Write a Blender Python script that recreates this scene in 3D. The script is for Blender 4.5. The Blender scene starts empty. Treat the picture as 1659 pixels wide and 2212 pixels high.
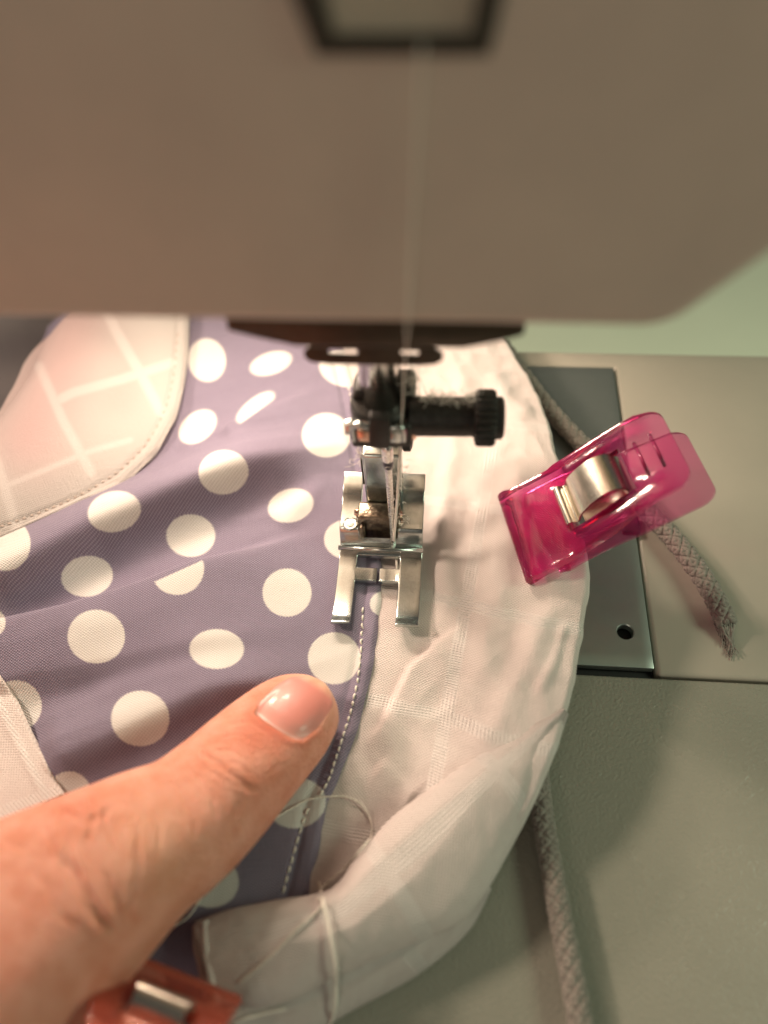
import bpy, bmesh, math, random
import numpy as np
from mathutils import Vector, Matrix
random.seed(7); np.random.seed(7)
SC = bpy.context.scene
COL = SC.collection
SC.unit_settings.scale_length = 0.01          # one unit is one centimetre

# ------------------------------------------------------------------ camera
F, CX, CY = 1664.0, 829.5, 1106.0             # the photograph measured at 1659 x 2212
def rot(p, yaw, roll):
    cp, sp = math.cos(p), math.sin(p)
    c, s = math.cos(yaw), math.sin(yaw)
    Z = np.array([[c, -s, 0], [s, c, 0], [0, 0, 1.]])
    r, fw, d = Z @ [1, 0, 0], Z @ [0, cp, -sp], Z @ [0, -sp, -cp]
    c, s = math.cos(roll), math.sin(roll)
    return np.array([c*r + s*d, -s*r + c*d, fw])
MC = rot(math.radians(54.5), math.radians(8), math.radians(4.5))
def ray(px, py): return MC.T @ np.array([(px-CX)/F, (py-CY)/F, 1.])
CAM = -ray(840, 1200)*16.8
def Pz(px, py, z=0.):                         # where a line of sight meets a level z
    r = ray(px, py); return CAM + r*(z-CAM[2])/r[2]
def Py(px, py, y=0.):                         # ... or the upright plane y
    r = ray(px, py); return CAM + r*(y-CAM[1])/r[1]
def pix(V):
    q = (np.asarray(V)-CAM) @ MC.T
    return np.stack([CX+F*q[:, 0]/q[:, 2], CY+F*q[:, 1]/q[:, 2]], 1)
cd = bpy.data.cameras.new('camera'); cam = bpy.data.objects.new('camera', cd); COL.objects.link(cam)
m = Matrix.Identity(4)
for i in range(3):
    m[i][0], m[i][1], m[i][2], m[i][3] = MC[0][i], -MC[1][i], -MC[2][i], CAM[i]
cam.matrix_world = m
cd.sensor_fit = 'HORIZONTAL'; cd.sensor_width = 36; cd.lens = 36*F/1659
cd.clip_start = 0.1; cd.clip_end = 500
cd.dof.use_dof = True; cd.dof.focus_distance = 15.7; cd.dof.aperture_fstop = 0.096
SC.camera = cam

# ------------------------------------------------------------------ light
W = bpy.data.worlds.new('World'); SC.world = W; W.use_nodes = True
bg = W.node_tree.nodes['Background']; bg.inputs[0].default_value = (1.0, 0.92, 0.80, 1); bg.inputs[1].default_value = 0.085
def area(name, loc, tgt, size, power, colour):
    l = bpy.data.lights.new(name, 'AREA'); l.shape = 'DISK'; l.size = size; l.energy = power; l.color = colour
    o = bpy.data.objects.new(name, l); COL.objects.link(o); o.location = loc
    o.rotation_euler = (Vector(tgt)-Vector(loc)).to_track_quat('-Z', 'Y').to_euler(); return o
LAMP = Vector((-2.4, 5.8, 6.5))
area('work_lamp', LAMP, (0, -6.0, 0), 1.7, 950, (1.0, 0.77, 0.61))
LAMP2 = Vector((-5.2, 5.9, 6.4))
area('work_lamp', LAMP2, (0, -6.0, 0), 1.7, 1450, (1.0, 0.77, 0.61))
area('left_lamp', (-27, 3, 20), (-1, -4, 0), 5, 9300, (1.0, 0.79, 0.62))
area('room_light', (30, -4, 20), (5, 6, -4), 12, 5200, (0.86, 1.0, 0.72))
area('front_fill', (-12, -36, 20), (0, -2, 4), 10, 1850, (1.0, 0.82, 0.66))  # added fill from the front, brightens the head's face and the near cloth
SC.view_settings.view_transform = 'Standard'; SC.view_settings.look = 'None'
SC.view_settings.exposure = -0.1; SC.view_settings.gamma = 1
SC.cycles.max_bounces = 10; SC.cycles.transparent_max_bounces = 32
SC.cycles.diffuse_bounces = 5; SC.cycles.glossy_bounces = 5
SC.cycles.sample_clamp_indirect = 6

# ------------------------------------------------------------------ helpers
def tag(o, label=None, cat=None, group=None, kind=None):
    for k, v in (('label', label), ('category', cat), ('group', group), ('kind', kind)):
        if v: o[k] = v
    return o
def empty(name, loc, label, cat, group=None):
    o = bpy.data.objects.new(name, None); COL.objects.link(o); o.location = loc; o.empty_display_size = .3
    return tag(o, label, cat, group)
def obj(name, V, Fc, mat, parent=None, smooth=True, uv=None, attrs=None, angle=None):
    me = bpy.data.meshes.new(name)
    V = np.asarray(V, float)
    me.from_pydata([tuple(v) for v in V], [], [tuple(int(i) for i in f) for f in Fc])
    if smooth: me.polygons.foreach_set('use_smooth', np.ones(len(me.polygons), bool))
    if uv is not None:
        L = me.uv_layers.new(name='weave'); idx = np.empty(len(me.loops), int); me.loops.foreach_get('vertex_index', idx)
        L.data.foreach_set('uv', np.asarray(uv)[idx].astype(np.float32).ravel())
    for k, a in (attrs or {}).items():
        me.attributes.new(k, 'FLOAT', 'POINT').data.foreach_set('value', np.asarray(a, np.float32))
    me.materials.append(mat); me.update()
    o = bpy.data.objects.new(name, me); COL.objects.link(o)
    if parent is not None: place(o, parent)
    if angle is not None: me.set_sharp_from_angle(angle=math.radians(angle))
    return o
def base_of(p):
    v = Vector((0, 0, 0))
    while p is not None: v += p.location; p = p.parent
    return v
def place(o, p):
    o.parent = p; o.location = -base_of(p)
class MB:
    def __init__(s): s.V = []; s.F = []
    def add(s, V, Fc):
        n = len(s.V); s.V += [tuple(v) for v in V]; s.F += [tuple(i+n for i in f) for f in Fc]; return s
    def build(s, name, mat, parent=None, **k): return obj(name, s.V, s.F, mat, parent, **k)
def grid_faces(nr, nc, close=False):
    Fc = []
    for r in range(nr-1):
        for c in range(nc if close else nc-1):
            d = (c+1) % nc
            Fc.append((r*nc+c, r*nc+d, (r+1)*nc+d, (r+1)*nc+c))
    return Fc
def spline(P, n):
    P = np.asarray(P, float); L = np.r_[0, np.cumsum(np.linalg.norm(np.diff(P, axis=0), axis=1))]
    t = np.linspace(0, L[-1], n); out = np.zeros((n, P.shape[1]))
    m_ = np.zeros_like(P)
    for i in range(len(P)):
        a, b = max(i-1, 0), min(i+1, len(P)-1); m_[i] = (P[b]-P[a])/max(L[b]-L[a], 1e-9)
    k = np.clip(np.searchsorted(L, t, side='right')-1, 0, len(P)-2)
    h = (L[k+1]-L[k])[:, None]; u = ((t-L[k])[:, None]/h)
    return ((2*u**3-3*u**2+1)*P[k]+(u**3-2*u**2+u)*h*m_[k]+(-2*u**3+3*u**2)*P[k+1]+(u**3-u**2)*h*m_[k+1])
def tube(path, rad, n=8, cap=True, ring=None):
    P = np.asarray(path, float); rad = np.broadcast_to(rad, (len(P),))
    T = np.gradient(P, axis=0); T /= np.linalg.norm(T, axis=1)[:, None]+1e-12
    u = np.cross(T[0], [0, 0, 1.]); u = u if np.linalg.norm(u) > .1 else np.cross(T[0], [0, 1., 0]); u /= np.linalg.norm(u)
    V = []
    for i in range(len(P)):
        u = u-T[i]*np.dot(u, T[i]); u /= np.linalg.norm(u); w = np.cross(T[i], u)
        for k in range(n):
            a = 2*math.pi*k/n; r = rad[i]*(ring[k] if ring is not None else 1)
            V.append(P[i]+r*(math.cos(a)*u+math.sin(a)*w))
    Fc = grid_faces(len(P), n, True)
    if cap: Fc += [tuple(range(n))[::-1], tuple((len(P)-1)*n+k for k in range(n))]
    return V, Fc
def lathe(base, axis, prof, n=32, ridges=None):
    """prof: (radius, distance along axis)"""
    b = np.array(base, float); ax = np.array(axis, float); ax /= np.linalg.norm(ax)
    u = np.cross(ax, [0, 0, 1.]); u = u if np.linalg.norm(u) > .1 else np.cross(ax, [0, 1., 0]); u /= np.linalg.norm(u); w = np.cross(ax, u)
    V = []
    for j, (r, h) in enumerate(prof):
        for k in range(n):
            a = 2*math.pi*k/n; rr = r*(1+(ridges(k, j) if ridges else 0))
            V.append(b+ax*h+rr*(math.cos(a)*u+math.sin(a)*w))
    Fc = grid_faces(len(prof), n, True)+[tuple(range(n))[::-1], tuple((len(prof)-1)*n+k for k in range(n))]
    return V, Fc
def slab(S, T, top, bot, mask=None, frame=None):
    """plate on the grid S x T between bot(s,t) and top(s,t); mask(i,j) False leaves a hole"""
    nS, nT = len(S), len(T); V = []; Fc = []
    fr = frame or (lambda s, t, z: (t, s, z))
    for f_ in (top, bot):
        for s in S:
            for t in T: V.append(fr(s, t, f_(s, t)))
    N = nS*nT; on = lambda i, j: 0 <= i < nS-1 and 0 <= j < nT-1 and (mask is None or mask((S[i]+S[i+1])/2, (T[j]+T[j+1])/2))
    for i in range(nS-1):
        for j in range(nT-1):
            if not on(i, j): continue
            a, b, c, d = i*nT+j, i*nT+j+1, (i+1)*nT+j+1, (i+1)*nT+j
            Fc.append((a, b, c, d)); Fc.append((N+d, N+c, N+b, N+a))
            if not on(i-1, j): Fc.append((b, a, N+a, N+b))
            if not on(i+1, j): Fc.append((d, c, N+c, N+d))
            if not on(i, j-1): Fc.append((a, d, N+d, N+a))
            if not on(i, j+1): Fc.append((c, b, N+b, N+c))
    used = sorted({i for f in Fc for i in f}); mp = {o: n for n, o in enumerate(used)}
    return [V[i] for i in used], [tuple(mp[i] for i in f) for f in Fc]
def box(x0, x1, y0, y1, z0, z1):
    V = [(x, y, z) for z in (z0, z1) for y in (y0, y1) for x in (x0, x1)]
    return V, [(0, 2, 3, 1), (4, 5, 7, 6), (0, 1, 5, 4), (2, 6, 7, 3), (0, 4, 6, 2), (1, 3, 7, 5)]
def bevel(o, w, seg=3, ang=30, only=None):
    bm = bmesh.new(); bm.from_mesh(o.data); bmesh.ops.recalc_face_normals(bm, faces=bm.faces)
    es = [e for e in bm.edges if len(e.link_faces) == 2 and e.calc_face_angle(0) > math.radians(ang) and (only is None or only((e.verts[0].co+e.verts[1].co)/2))]
    bmesh.ops.bevel(bm, geom=es, offset=w, segments=seg, profile=.5, affect='EDGES', clamp_overlap=True)
    bm.to_mesh(o.data); bm.free()
    o.data.polygons.foreach_set('use_smooth', np.ones(len(o.data.polygons), bool)); o.data.set_sharp_from_angle(angle=math.radians(38)); return o
def prism(poly, y0, y1):
    n = len(poly); V = [(x, y0, z) for x, z in poly]+[(x, y1, z) for x, z in poly]
    return V, [tuple(range(n)), tuple(range(2*n-1, n-1, -1))]+[(i, n+i, n+(i+1) % n, (i+1) % n) for i in range(n)]
def pdist(P, poly):
    """distance to a polyline, signed side (+ to the right of its direction, image y down), arc parameter 0..1"""
    P = np.asarray(P)[:, :2]; poly = np.asarray(poly, float)[:, :2]
    L = np.r_[0, np.cumsum(np.linalg.norm(np.diff(poly, axis=0), axis=1))]
    best = np.full(len(P), 1e9); sd = np.zeros(len(P)); tt = np.zeros(len(P))
    for i in range(len(poly)-1):
        a, d = poly[i], poly[i+1]-poly[i]; l2 = d@d
        u = np.clip(((P-a)@d)/l2, 0, 1); q = P-a-u[:, None]*d; dd = np.linalg.norm(q, axis=1)
        cr = d[0]*q[:, 1]-d[1]*q[:, 0]
        k = dd < best; best[k] = dd[k]; sd[k] = np.sign(cr)[k]; tt[k] = ((L[i]+u*math.sqrt(l2))/L[-1])[k]
    return best, sd, tt
def smooth(a, b, x):
    t = np.clip((x-a)/(b-a), 0, 1); return t*t*(3-2*t)
def wob(P, f, seed=0):                       # smooth pseudo-random field
    r = np.random.RandomState(seed); s = np.zeros(len(P))
    for _ in range(7):
        k = r.normal(size=2)*f; s += np.sin(P[:, 0]*k[0]+P[:, 1]*k[1]+r.uniform(0, 6.3))
    return s/3.5

# ------------------------------------------------------------------ materials
def new_mat(name):
    mt = bpy.data.materials.new(name); mt.use_nodes = True; nt = mt.node_tree; nt.nodes.clear()
    out = nt.nodes.new('ShaderNodeOutputMaterial'); return mt, nt, out
def N(nt, typ, inp=None, **props):
    n = nt.nodes.new(typ)
    for k, v in props.items(): setattr(n, k, v)
    for k, v in (inp or {}).items():
        s = n.inputs[k]
        if isinstance(v, bpy.types.NodeSocket): nt.links.new(v, s)
        else: s.default_value = v
    return n
def M(nt, op, a, b=0.0, c=None):
    i = {0: a, 1: b}
    if c is not None: i[2] = c
    return N(nt, 'ShaderNodeMath', i, operation=op).outputs[0]
def mix(nt, fac, a, b, blend='MIX'):
    n = nt.nodes.new('ShaderNodeMix'); n.data_type = 'RGBA'; n.blend_type = blend
    for k, v in ((0, fac), (6, a), (7, b)):
        if isinstance(v, bpy.types.NodeSocket): nt.links.new(v, n.inputs[k])
        else: n.inputs[k].default_value = v
    return n.outputs[2]
def rgb(r, g, b): return (r, g, b, 1)
def bump(nt, h, strength, dist): return N(nt, 'ShaderNodeBump', {'Strength': strength, 'Distance': dist, 'Height': h}).outputs[0]
def pbr(name, colour, rough=.5, metal=0., noise=None, bmp=None, coat=0., sheen=0., spec=.5):
    """noise=(scale, other colour, amount); bmp=(scale, strength, distance)"""
    mt, nt, out = new_mat(name)
    tc = N(nt, 'ShaderNodeTexCoord').outputs['Object']
    c = colour
    p = N(nt, 'ShaderNodeBsdfPrincipled', {'Roughness': rough, 'Metallic': metal, 'Coat Weight': coat, 'Sheen Weight': sheen, 'Specular IOR Level': spec})
    if noise:
        nz = N(nt, 'ShaderNodeTexNoise', {'Vector': tc, 'Scale': noise[0], 'Detail': 5.0, 'Roughness': .6})
        k = N(nt, 'ShaderNodeMapRange', {'Value': nz.outputs[0], 'From Min': .35, 'From Max': .7, 'To Max': noise[2]}).outputs[0]
        c = mix(nt, k, colour, noise[1])
        nt.links.new(M(nt, 'ADD', M(nt, 'MULTIPLY', nz.outputs[0], .16), rough-.08), p.inputs['Roughness'])
    if isinstance(c, tuple): p.inputs['Base Color'].default_value = c
    else: nt.links.new(c, p.inputs['Base Color'])
    if bmp:
        nz = N(nt, 'ShaderNodeTexNoise', {'Vector': tc, 'Scale': bmp[0], 'Detail': 2.0})
        nt.links.new(bump(nt, nz.outputs[0], bmp[1], bmp[2]), p.inputs['Normal'])
    nt.links.new(p.outputs[0], out.inputs[0]); return mt
def fabric(name, kind):
    mt, nt, out = new_mat(name)
    uv = N(nt, 'ShaderNodeUVMap', uv_map='weave').outputs[0]
    warp = N(nt, 'ShaderNodeTexNoise', {'Vector': uv, 'Scale': 1.3, 'Detail': 2.0})
    uvw = N(nt, 'ShaderNodeVectorMath', {0: uv, 1: N(nt, 'ShaderNodeVectorMath', {0: warp.outputs[1], 3: .06}, operation='SCALE').outputs[0]}, operation='ADD').outputs[0]
    sp = N(nt, 'ShaderNodeSeparateXYZ', {0: uvw}); u, v = sp.outputs[0], sp.outputs[1]
    per = {'dots': .066, 'white': .070, 'plaid': .060, 'lace': .075}[kind]
    su = M(nt, 'SINE', M(nt, 'MULTIPLY', u, 2*math.pi/per)); sv = M(nt, 'SINE', M(nt, 'MULTIPLY', v, 2*math.pi/(per*.8)))
    wv = M(nt, 'ADD', M(nt, 'MULTIPLY', M(nt, 'MULTIPLY', su, sv), .5), .5)       # crossings of the weave
    slub = N(nt, 'ShaderNodeTexNoise', {'Vector': N(nt, 'ShaderNodeVectorMath', {0: uvw, 1: (3.0, 42.0, 1.0)}, operation='MULTIPLY').outputs[0], 'Scale': 1.0, 'Detail': 3.0}).outputs[0]
    slub2 = N(nt, 'ShaderNodeTexNoise', {'Vector': N(nt, 'ShaderNodeVectorMath', {0: uvw, 1: (38.0, 3.0, 1.0)}, operation='MULTIPLY').outputs[0], 'Scale': 1.0, 'Detail': 3.0}).outputs[0]
    sl = M(nt, 'MULTIPLY', slub, slub2)
    h = M(nt, 'ADD', wv, M(nt, 'MULTIPLY', sl, 1.6))
    trans = .12
    if kind == 'dots':
        base = mix(nt, M(nt, 'MULTIPLY', M(nt, 'POWER', wv, 2.0), .9), rgb(.145, .117, .185), rgb(.45, .40, .475))
        base = mix(nt, M(nt, 'MULTIPLY', sl, .7), base, rgb(.36, .32, .44))
        d = N(nt, 'ShaderNodeAttribute', attribute_name='dot').outputs['Fac']
        edge = M(nt, 'ADD', d, M(nt, 'MULTIPLY', M(nt, 'SUBTRACT', wv, .5), 4.0))
        k = N(nt, 'ShaderNodeMapRange', {'Value': edge, 'From Min': -1.2, 'From Max': 1.2, 'To Min': 1.0, 'To Max': 0.0}).outputs[0]
        wht = mix(nt, wv, rgb(.64, .62, .585), rgb(.88, .865, .83))
        col = mix(nt, k, base, wht)
    elif kind == 'plaid':
        col = mix(nt, M(nt, 'MULTIPLY', wv, .5), rgb(.52, .485, .455), rgb(.64, .605, .57))
        pk = N(nt, 'ShaderNodeAttribute', attribute_name='pink').outputs['Fac']
        col = mix(nt, pk, col, rgb(.62, .27, .29))
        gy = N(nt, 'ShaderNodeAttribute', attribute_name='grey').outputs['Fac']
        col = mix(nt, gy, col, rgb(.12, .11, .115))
        st = N(nt, 'ShaderNodeAttribute', attribute_name='stripe').outputs['Fac']
        col = mix(nt, M(nt, 'MULTIPLY', st, .32), col, rgb(.85, .82, .79))
    else:
        col = mix(nt, wv, rgb(.62, .54, .51), rgb(.83, .755, .71))
        col = mix(nt, M(nt, 'MULTIPLY', M(nt, 'SUBTRACT', sl, .2), .8), col, rgb(.54, .48, .45))
        st = N(nt, 'ShaderNodeAttribute', attribute_name='stripe').outputs['Fac']
        col = mix(nt, M(nt, 'MULTIPLY', st, .38), col, rgb(.93, .90, .86))
        rib = M(nt, 'SINE', M(nt, 'MULTIPLY', v, 2*math.pi/.055))
        h = M(nt, 'ADD', h, M(nt, 'MULTIPLY', M(nt, 'MULTIPLY', st, rib), .5))
        trans = .08
    nrm = bump(nt, h, .9, .02)
    p = N(nt, 'ShaderNodeBsdfPrincipled', {'Base Color': col, 'Roughness': .72, 'Specular IOR Level': .25, 'Sheen Weight': .12, 'Normal': nrm})
    t = N(nt, 'ShaderNodeBsdfTranslucent', {'Color': col, 'Normal': nrm})
    mx = N(nt, 'ShaderNodeMixShader', {0: trans, 1: p.outputs[0], 2: t.outputs[0]})
    nt.links.new(mx.outputs[0], out.inputs[0]); return mt
def clear_plastic(name, body, absorb, density, cloudy=.09):
    """clear dyed plastic: the dye is in the volume, so thick rims and lips come out deeper than the thin levers"""
    mt, nt, out = new_mat(name)
    tc = N(nt, 'ShaderNodeTexCoord').outputs['Object']
    nz = N(nt, 'ShaderNodeTexNoise', {'Vector': tc, 'Scale': 6.0, 'Detail': 4.0}).outputs[0]
    nrm = bump(nt, nz, .10, .03)
    tr = N(nt, 'ShaderNodeBsdfTransparent', {'Color': rgb(.99, .97, .98)})
    df = N(nt, 'ShaderNodeBsdfTranslucent', {'Color': body}); d2 = N(nt, 'ShaderNodeBsdfDiffuse', {'Color': body})
    dm = N(nt, 'ShaderNodeMixShader', {0: .5, 1: df.outputs[0], 2: d2.outputs[0]})
    a = N(nt, 'ShaderNodeMixShader', {0: cloudy, 1: tr.outputs[0], 2: dm.outputs[0]})
    gl = N(nt, 'ShaderNodeBsdfGlossy', {'Roughness': .10, 'Normal': nrm, 'Color': rgb(1, .96, .95)})
    fr = N(nt, 'ShaderNodeFresnel', {'IOR': 1.5, 'Normal': nrm})
    b = N(nt, 'ShaderNodeMixShader', {0: fr.outputs[0], 1: a.outputs[0], 2: gl.outputs[0]})
    nt.links.new(b.outputs[0], out.inputs[0])
    va = N(nt, 'ShaderNodeVolumeAbsorption', {'Color': absorb, 'Density': density}); nt.links.new(va.outputs[0], out.inputs['Volume'])
    return mt
def skin_mat():
    mt, nt, out = new_mat('skin')
    tc = N(nt, 'ShaderNodeTexCoord').outputs['Object']
    n1 = N(nt, 'ShaderNodeTexNoise', {'Vector': tc, 'Scale': 2.6, 'Detail': 6.0}).outputs[0]
    red = N(nt, 'ShaderNodeAttribute', attribute_name='red').outputs['Fac']
    pale = N(nt, 'ShaderNodeAttribute', attribute_name='pale').outputs['Fac']
    c = mix(nt, N(nt, 'ShaderNodeMapRange', {'Value': n1, 'From Min': .35, 'From Max': .65}).outputs[0], rgb(.78, .315, .205), rgb(.88, .425, .31))
    c = mix(nt, red, c, rgb(.72, .20, .12)); c = mix(nt, pale, c, rgb(.80, .52, .34))
    fine = N(nt, 'ShaderNodeTexVoronoi', {'Vector': tc, 'Scale': 9.0, 'Randomness': 1.0}, feature='DISTANCE_TO_EDGE').outputs[0]
    vs = N(nt, 'ShaderNodeVectorMath', {0: tc, 1: (9.0, 14.0, 9.0)}, operation='MULTIPLY').outputs[0]
    n2 = N(nt, 'ShaderNodeTexNoise', {'Vector': vs, 'Scale': 2.2, 'Detail': 6.0, 'Roughness': .65}).outputs[0]
    h = M(nt, 'ADD', M(nt, 'MULTIPLY', M(nt, 'MINIMUM', fine, .28), 1.6), M(nt, 'MULTIPLY', n2, 1.0))
    fine2 = N(nt, 'ShaderNodeTexVoronoi', {'Vector': vs, 'Scale': 2.6}, feature='DISTANCE_TO_EDGE').outputs[0]
    h = M(nt, 'ADD', h, M(nt, 'MULTIPLY', M(nt, 'MINIMUM', fine2, .10), 3.5))
    nrm = bump(nt, h, .8, .04)
    p = N(nt, 'ShaderNodeBsdfPrincipled', {'Base Color': c, 'Roughness': .46, 'Specular IOR Level': .42, 'Subsurface Weight': .4, 'Subsurface Radius': (.35, .13, .07), 'Subsurface Scale': .3, 'Normal': nrm})
    nt.links.new(p.outputs[0], out.inputs[0]); return mt
def nail_mat():
    mt, nt, out = new_mat('nail')
    a = N(nt, 'ShaderNodeAttribute', attribute_name='along').outputs['Fac']
    ac = N(nt, 'ShaderNodeAttribute', attribute_name='across').outputs['Fac']
    c = mix(nt, N(nt, 'ShaderNodeMapRange', {'Value': a, 'From Min': .80, 'From Max': .93}).outputs[0], rgb(.62, .235, .195), rgb(.74, .43, .30))
    c = mix(nt, N(nt, 'ShaderNodeMapRange', {'Value': a, 'From Min': .05, 'From Max': .28, 'To Min': .3, 'To Max': 0.}).outputs[0], c, rgb(.78, .44, .37))
    c = mix(nt, N(nt, 'ShaderNodeMapRange', {'Value': a, 'From Min': .0, 'From Max': .05, 'To Min': .7, 'To Max': 0.}).outputs[0], c, rgb(.86, .66, .58))
    ridge = M(nt, 'SINE', M(nt, 'MULTIPLY', ac, 85.0))
    nrm = bump(nt, ridge, .10, .01)
    p = N(nt, 'ShaderNodeBsdfPrincipled', {'Base Color': c, 'Roughness': .42, 'Coat Weight': .14, 'Coat Roughness': .12, 'Subsurface Weight': .2, 'Subsurface Radius': (.3, .1, .06), 'Subsurface Scale': .3, 'Normal': nrm})
    nt.links.new(p.outputs[0], out.inputs[0]); return mt
MAT = dict(
    shell=pbr('cream_plastic', rgb(.66, .565, .475), .42, noise=(.5, rgb(.58, .495, .42), .8), bmp=(60, .05, .02)),
    bed=pbr('bed_plastic', rgb(.43, .40, .335), .38, noise=(.8, rgb(.40, .37, .31), .6), bmp=(70, .05, .02)),
    table=pbr('table_plastic', rgb(.30, .295, .245), .28, noise=(.7, rgb(.275, .27, .225), .5), bmp=(17, .55, .035)),
    desk=pbr('desk_laminate', rgb(.76, .86, .68), .5, noise=(.3, rgb(.70, .80, .63), .5)),
    dark=pbr('black_plastic', rgb(.022, .020, .018), .42, spec=.3, noise=(9, rgb(.05, .048, .044), .6), bmp=(30, .15, .02)),
    skirt=pbr('dark_bronze_metal', rgb(.055, .042, .030), .35, .6, noise=(4, rgb(.09, .07, .05), .5)),
    rim=pbr('dark_slot_rim', rgb(.035, .030, .020), .5, noise=(3, rgb(.05, .045, .03), .5)),
    slot=pbr('slot_interior', rgb(.50, .46, .36), .5, noise=(2, rgb(.44, .40, .32), .5)),
    chrome=pbr('chrome', rgb(.78, .77, .74), .15, 1., noise=(14, rgb(.68, .66, .62), .4)),
    needle=pbr('polished_needle_steel', rgb(.88, .87, .84), .28, 1., noise=(14, rgb(.80, .78, .75), .4)),
    steel=pbr('nickel_steel', rgb(.53, .585, .57), .22, 1., noise=(8, rgb(.44, .47, .44), .6), bmp=(40, .06, .01)),
    worn=pbr('worn_steel', rgb(.13, .105, .085), .34, 1., noise=(8, rgb(.42, .34, .24), .6), bmp=(9, .5, .03)),
    copper=pbr('copper_tinted_steel', rgb(.75, .50, .38), .2, 1., noise=(10, rgb(.6, .42, .32), .5)),
    plate=pbr('needle_plate_steel', rgb(.40, .45, .42), .40, .85, noise=(3, rgb(.36, .41, .38), .6), bmp=(90, .05, .01)),
    hole=pbr('hole_black', rgb(.008, .008, .008), .7, noise=(5, rgb(.015, .015, .015), .5)),
    spring=pbr('spring_steel', rgb(.74, .70, .61), .24, 1., noise=(5, rgb(.62, .58, .49), .6), bmp=(30, .12, .01)),
    thread=pbr('cotton_thread', rgb(.87, .82, .73), .7, noise=(40, rgb(.76, .71, .62), .6), sheen=.2),
    cord=pbr('grey_cord', rgb(.30, .27, .235), .85, noise=(14, rgb(.15, .135, .115), .8), bmp=(50, .4, .02), sheen=.15),
    hem=pbr('hem_thread', rgb(.50, .42, .37), .8, noise=(30, rgb(.40, .34, .30), .6)),
    lint=pbr('lint', rgb(.72, .69, .62), .9, noise=(20, rgb(.5, .48, .44), .5)),
    mark=pbr('blue_black_ink', rgb(.012, .010, .03), .35, noise=(20, rgb(.02, .02, .05), .5)),
    dots=fabric('purple_polka_dot_cotton', 'dots'), white=fabric('white_cotton', 'white'),
    plaid=fabric('pale_plaid_cotton', 'plaid'), lace=fabric('sheer_white_cotton', 'lace'),
    pink=clear_plastic('pink_clear_plastic', rgb(1., .08, .46), rgb(.965, 0, .60), 6.5, .17),
    coral=clear_plastic('coral_clear_plastic', rgb(1., .26, .17), rgb(.97, .34, .10), 2.6, .30),
    clear=clear_plastic('colourless_clear_plastic', rgb(.85, .82, .78), rgb(.8, .75, .7), .8),
    skin=skin_mat(), nail=nail_mat(),
)
mt, nt, out = new_mat('lamp_lens'); nt.links.new(N(nt, 'ShaderNodeEmission', {'Color': rgb(1, .8, .58), 'Strength': 9.0}).outputs[0], out.inputs[0]); MAT['lens'] = mt

# ------------------------------------------------------------------ the setting and the machine
BZ = -0.40                                    # level of the machine bed
V, Fc = box(-60, 70, -50, 80, -9.0, -8.0)
tag(obj('desk_top', V, Fc, MAT['desk'], smooth=False), kind='structure')
machine = empty('sewing_machine', (2, 3, -8), 'cream sewing machine, its head with slot above the needle and chrome presser foot', 'sewing machine')
# bed: right of and behind the needle plate; rounded back edge
PX, PY0, PY1 = 5.50, -2.18, 6.40
bx0, by1 = -9.5, 6.95
def outline(pts, z0, z1):
    n = len(pts); return [(x, y, z0) for x, y in pts]+[(x, y, z1) for x, y in pts], [tuple(range(n))[::-1], tuple(range(n, 2*n))]+[(i, (i+1) % n, n+(i+1) % n, n+i) for i in range(n)]
V, Fc = outline([(PX+.02, -2.30), (30, -2.30), (30, by1), (bx0, by1), (bx0, PY1+.02), (PX+.02, PY1+.02)], -7.8, BZ)
bevel(obj('bed', V, Fc, MAT['bed'], machine), .10, 3)
V, Fc = outline([(bx0, -2.30), (PX-.02, -2.30), (PX-.02, PY1-.02), (bx0, PY1-.02)], -7.8, BZ-.22)
obj('bed_core', V, Fc, MAT['hole'], machine, smooth=False)
# needle plate with a round hole near its front right corner
hx, hy, hr = *Pz(1350, 1366, BZ)[:2], .165
S = sorted(set(list(np.linspace(PY0, PY1-.06, 30))+[hy-.3, hy+.3])); T = sorted(set(list(np.linspace(-8.5, PX-.03, 24))+[hx-.3, hx+.3]))
V, Fc = slab(S, T, lambda s, t: BZ+.03, lambda s, t: BZ-.16, mask=lambda s, t: not (abs(s-hy) < .3 and abs(t-hx) < .3))
plate = obj('needle_plate', V, Fc, MAT['plate'], machine); bevel(plate, .02, 2, 60, only=lambda c: abs(c.x-hx) > .35 or abs(c.y-hy) > .35)
n = 40; V = []; Fc = []
for k in range(n):
    a = 2*math.pi*k/n; c, s = math.cos(a), math.sin(a); q = .3/max(abs(c), abs(s))
    for r, z in ((q+.002, BZ+.0302), (hr+.02, BZ+.0302), (hr, BZ+.01), (hr, BZ-.16)): V.append((hx+r*c, hy+r*s, z))
for k in range(n):
    d = (k+1) % n
    for j in range(3): Fc.append((k*4+j, d*4+j, d*4+j+1, k*4+j+1))
obj('screw_hole', V, Fc, MAT['plate'], plate, angle=40)
V, Fc = box(PX-.34, PX+.05, 1.02, 1.5, BZ-.1, BZ+.16); bevel(obj('latch', V, Fc, MAT['dark'], machine), .05)
# extension table in front, its own removable piece
V, Fc = outline([(bx0, -2.36), (30, -2.36), (30, -22), (bx0, -22)], -7.8, BZ-.01)
tag(bevel(obj('extension_table', V, Fc, MAT['table']), .06, 3), 'textured pale plastic extension table in front of the steel needle plate', 'extension table')

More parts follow.
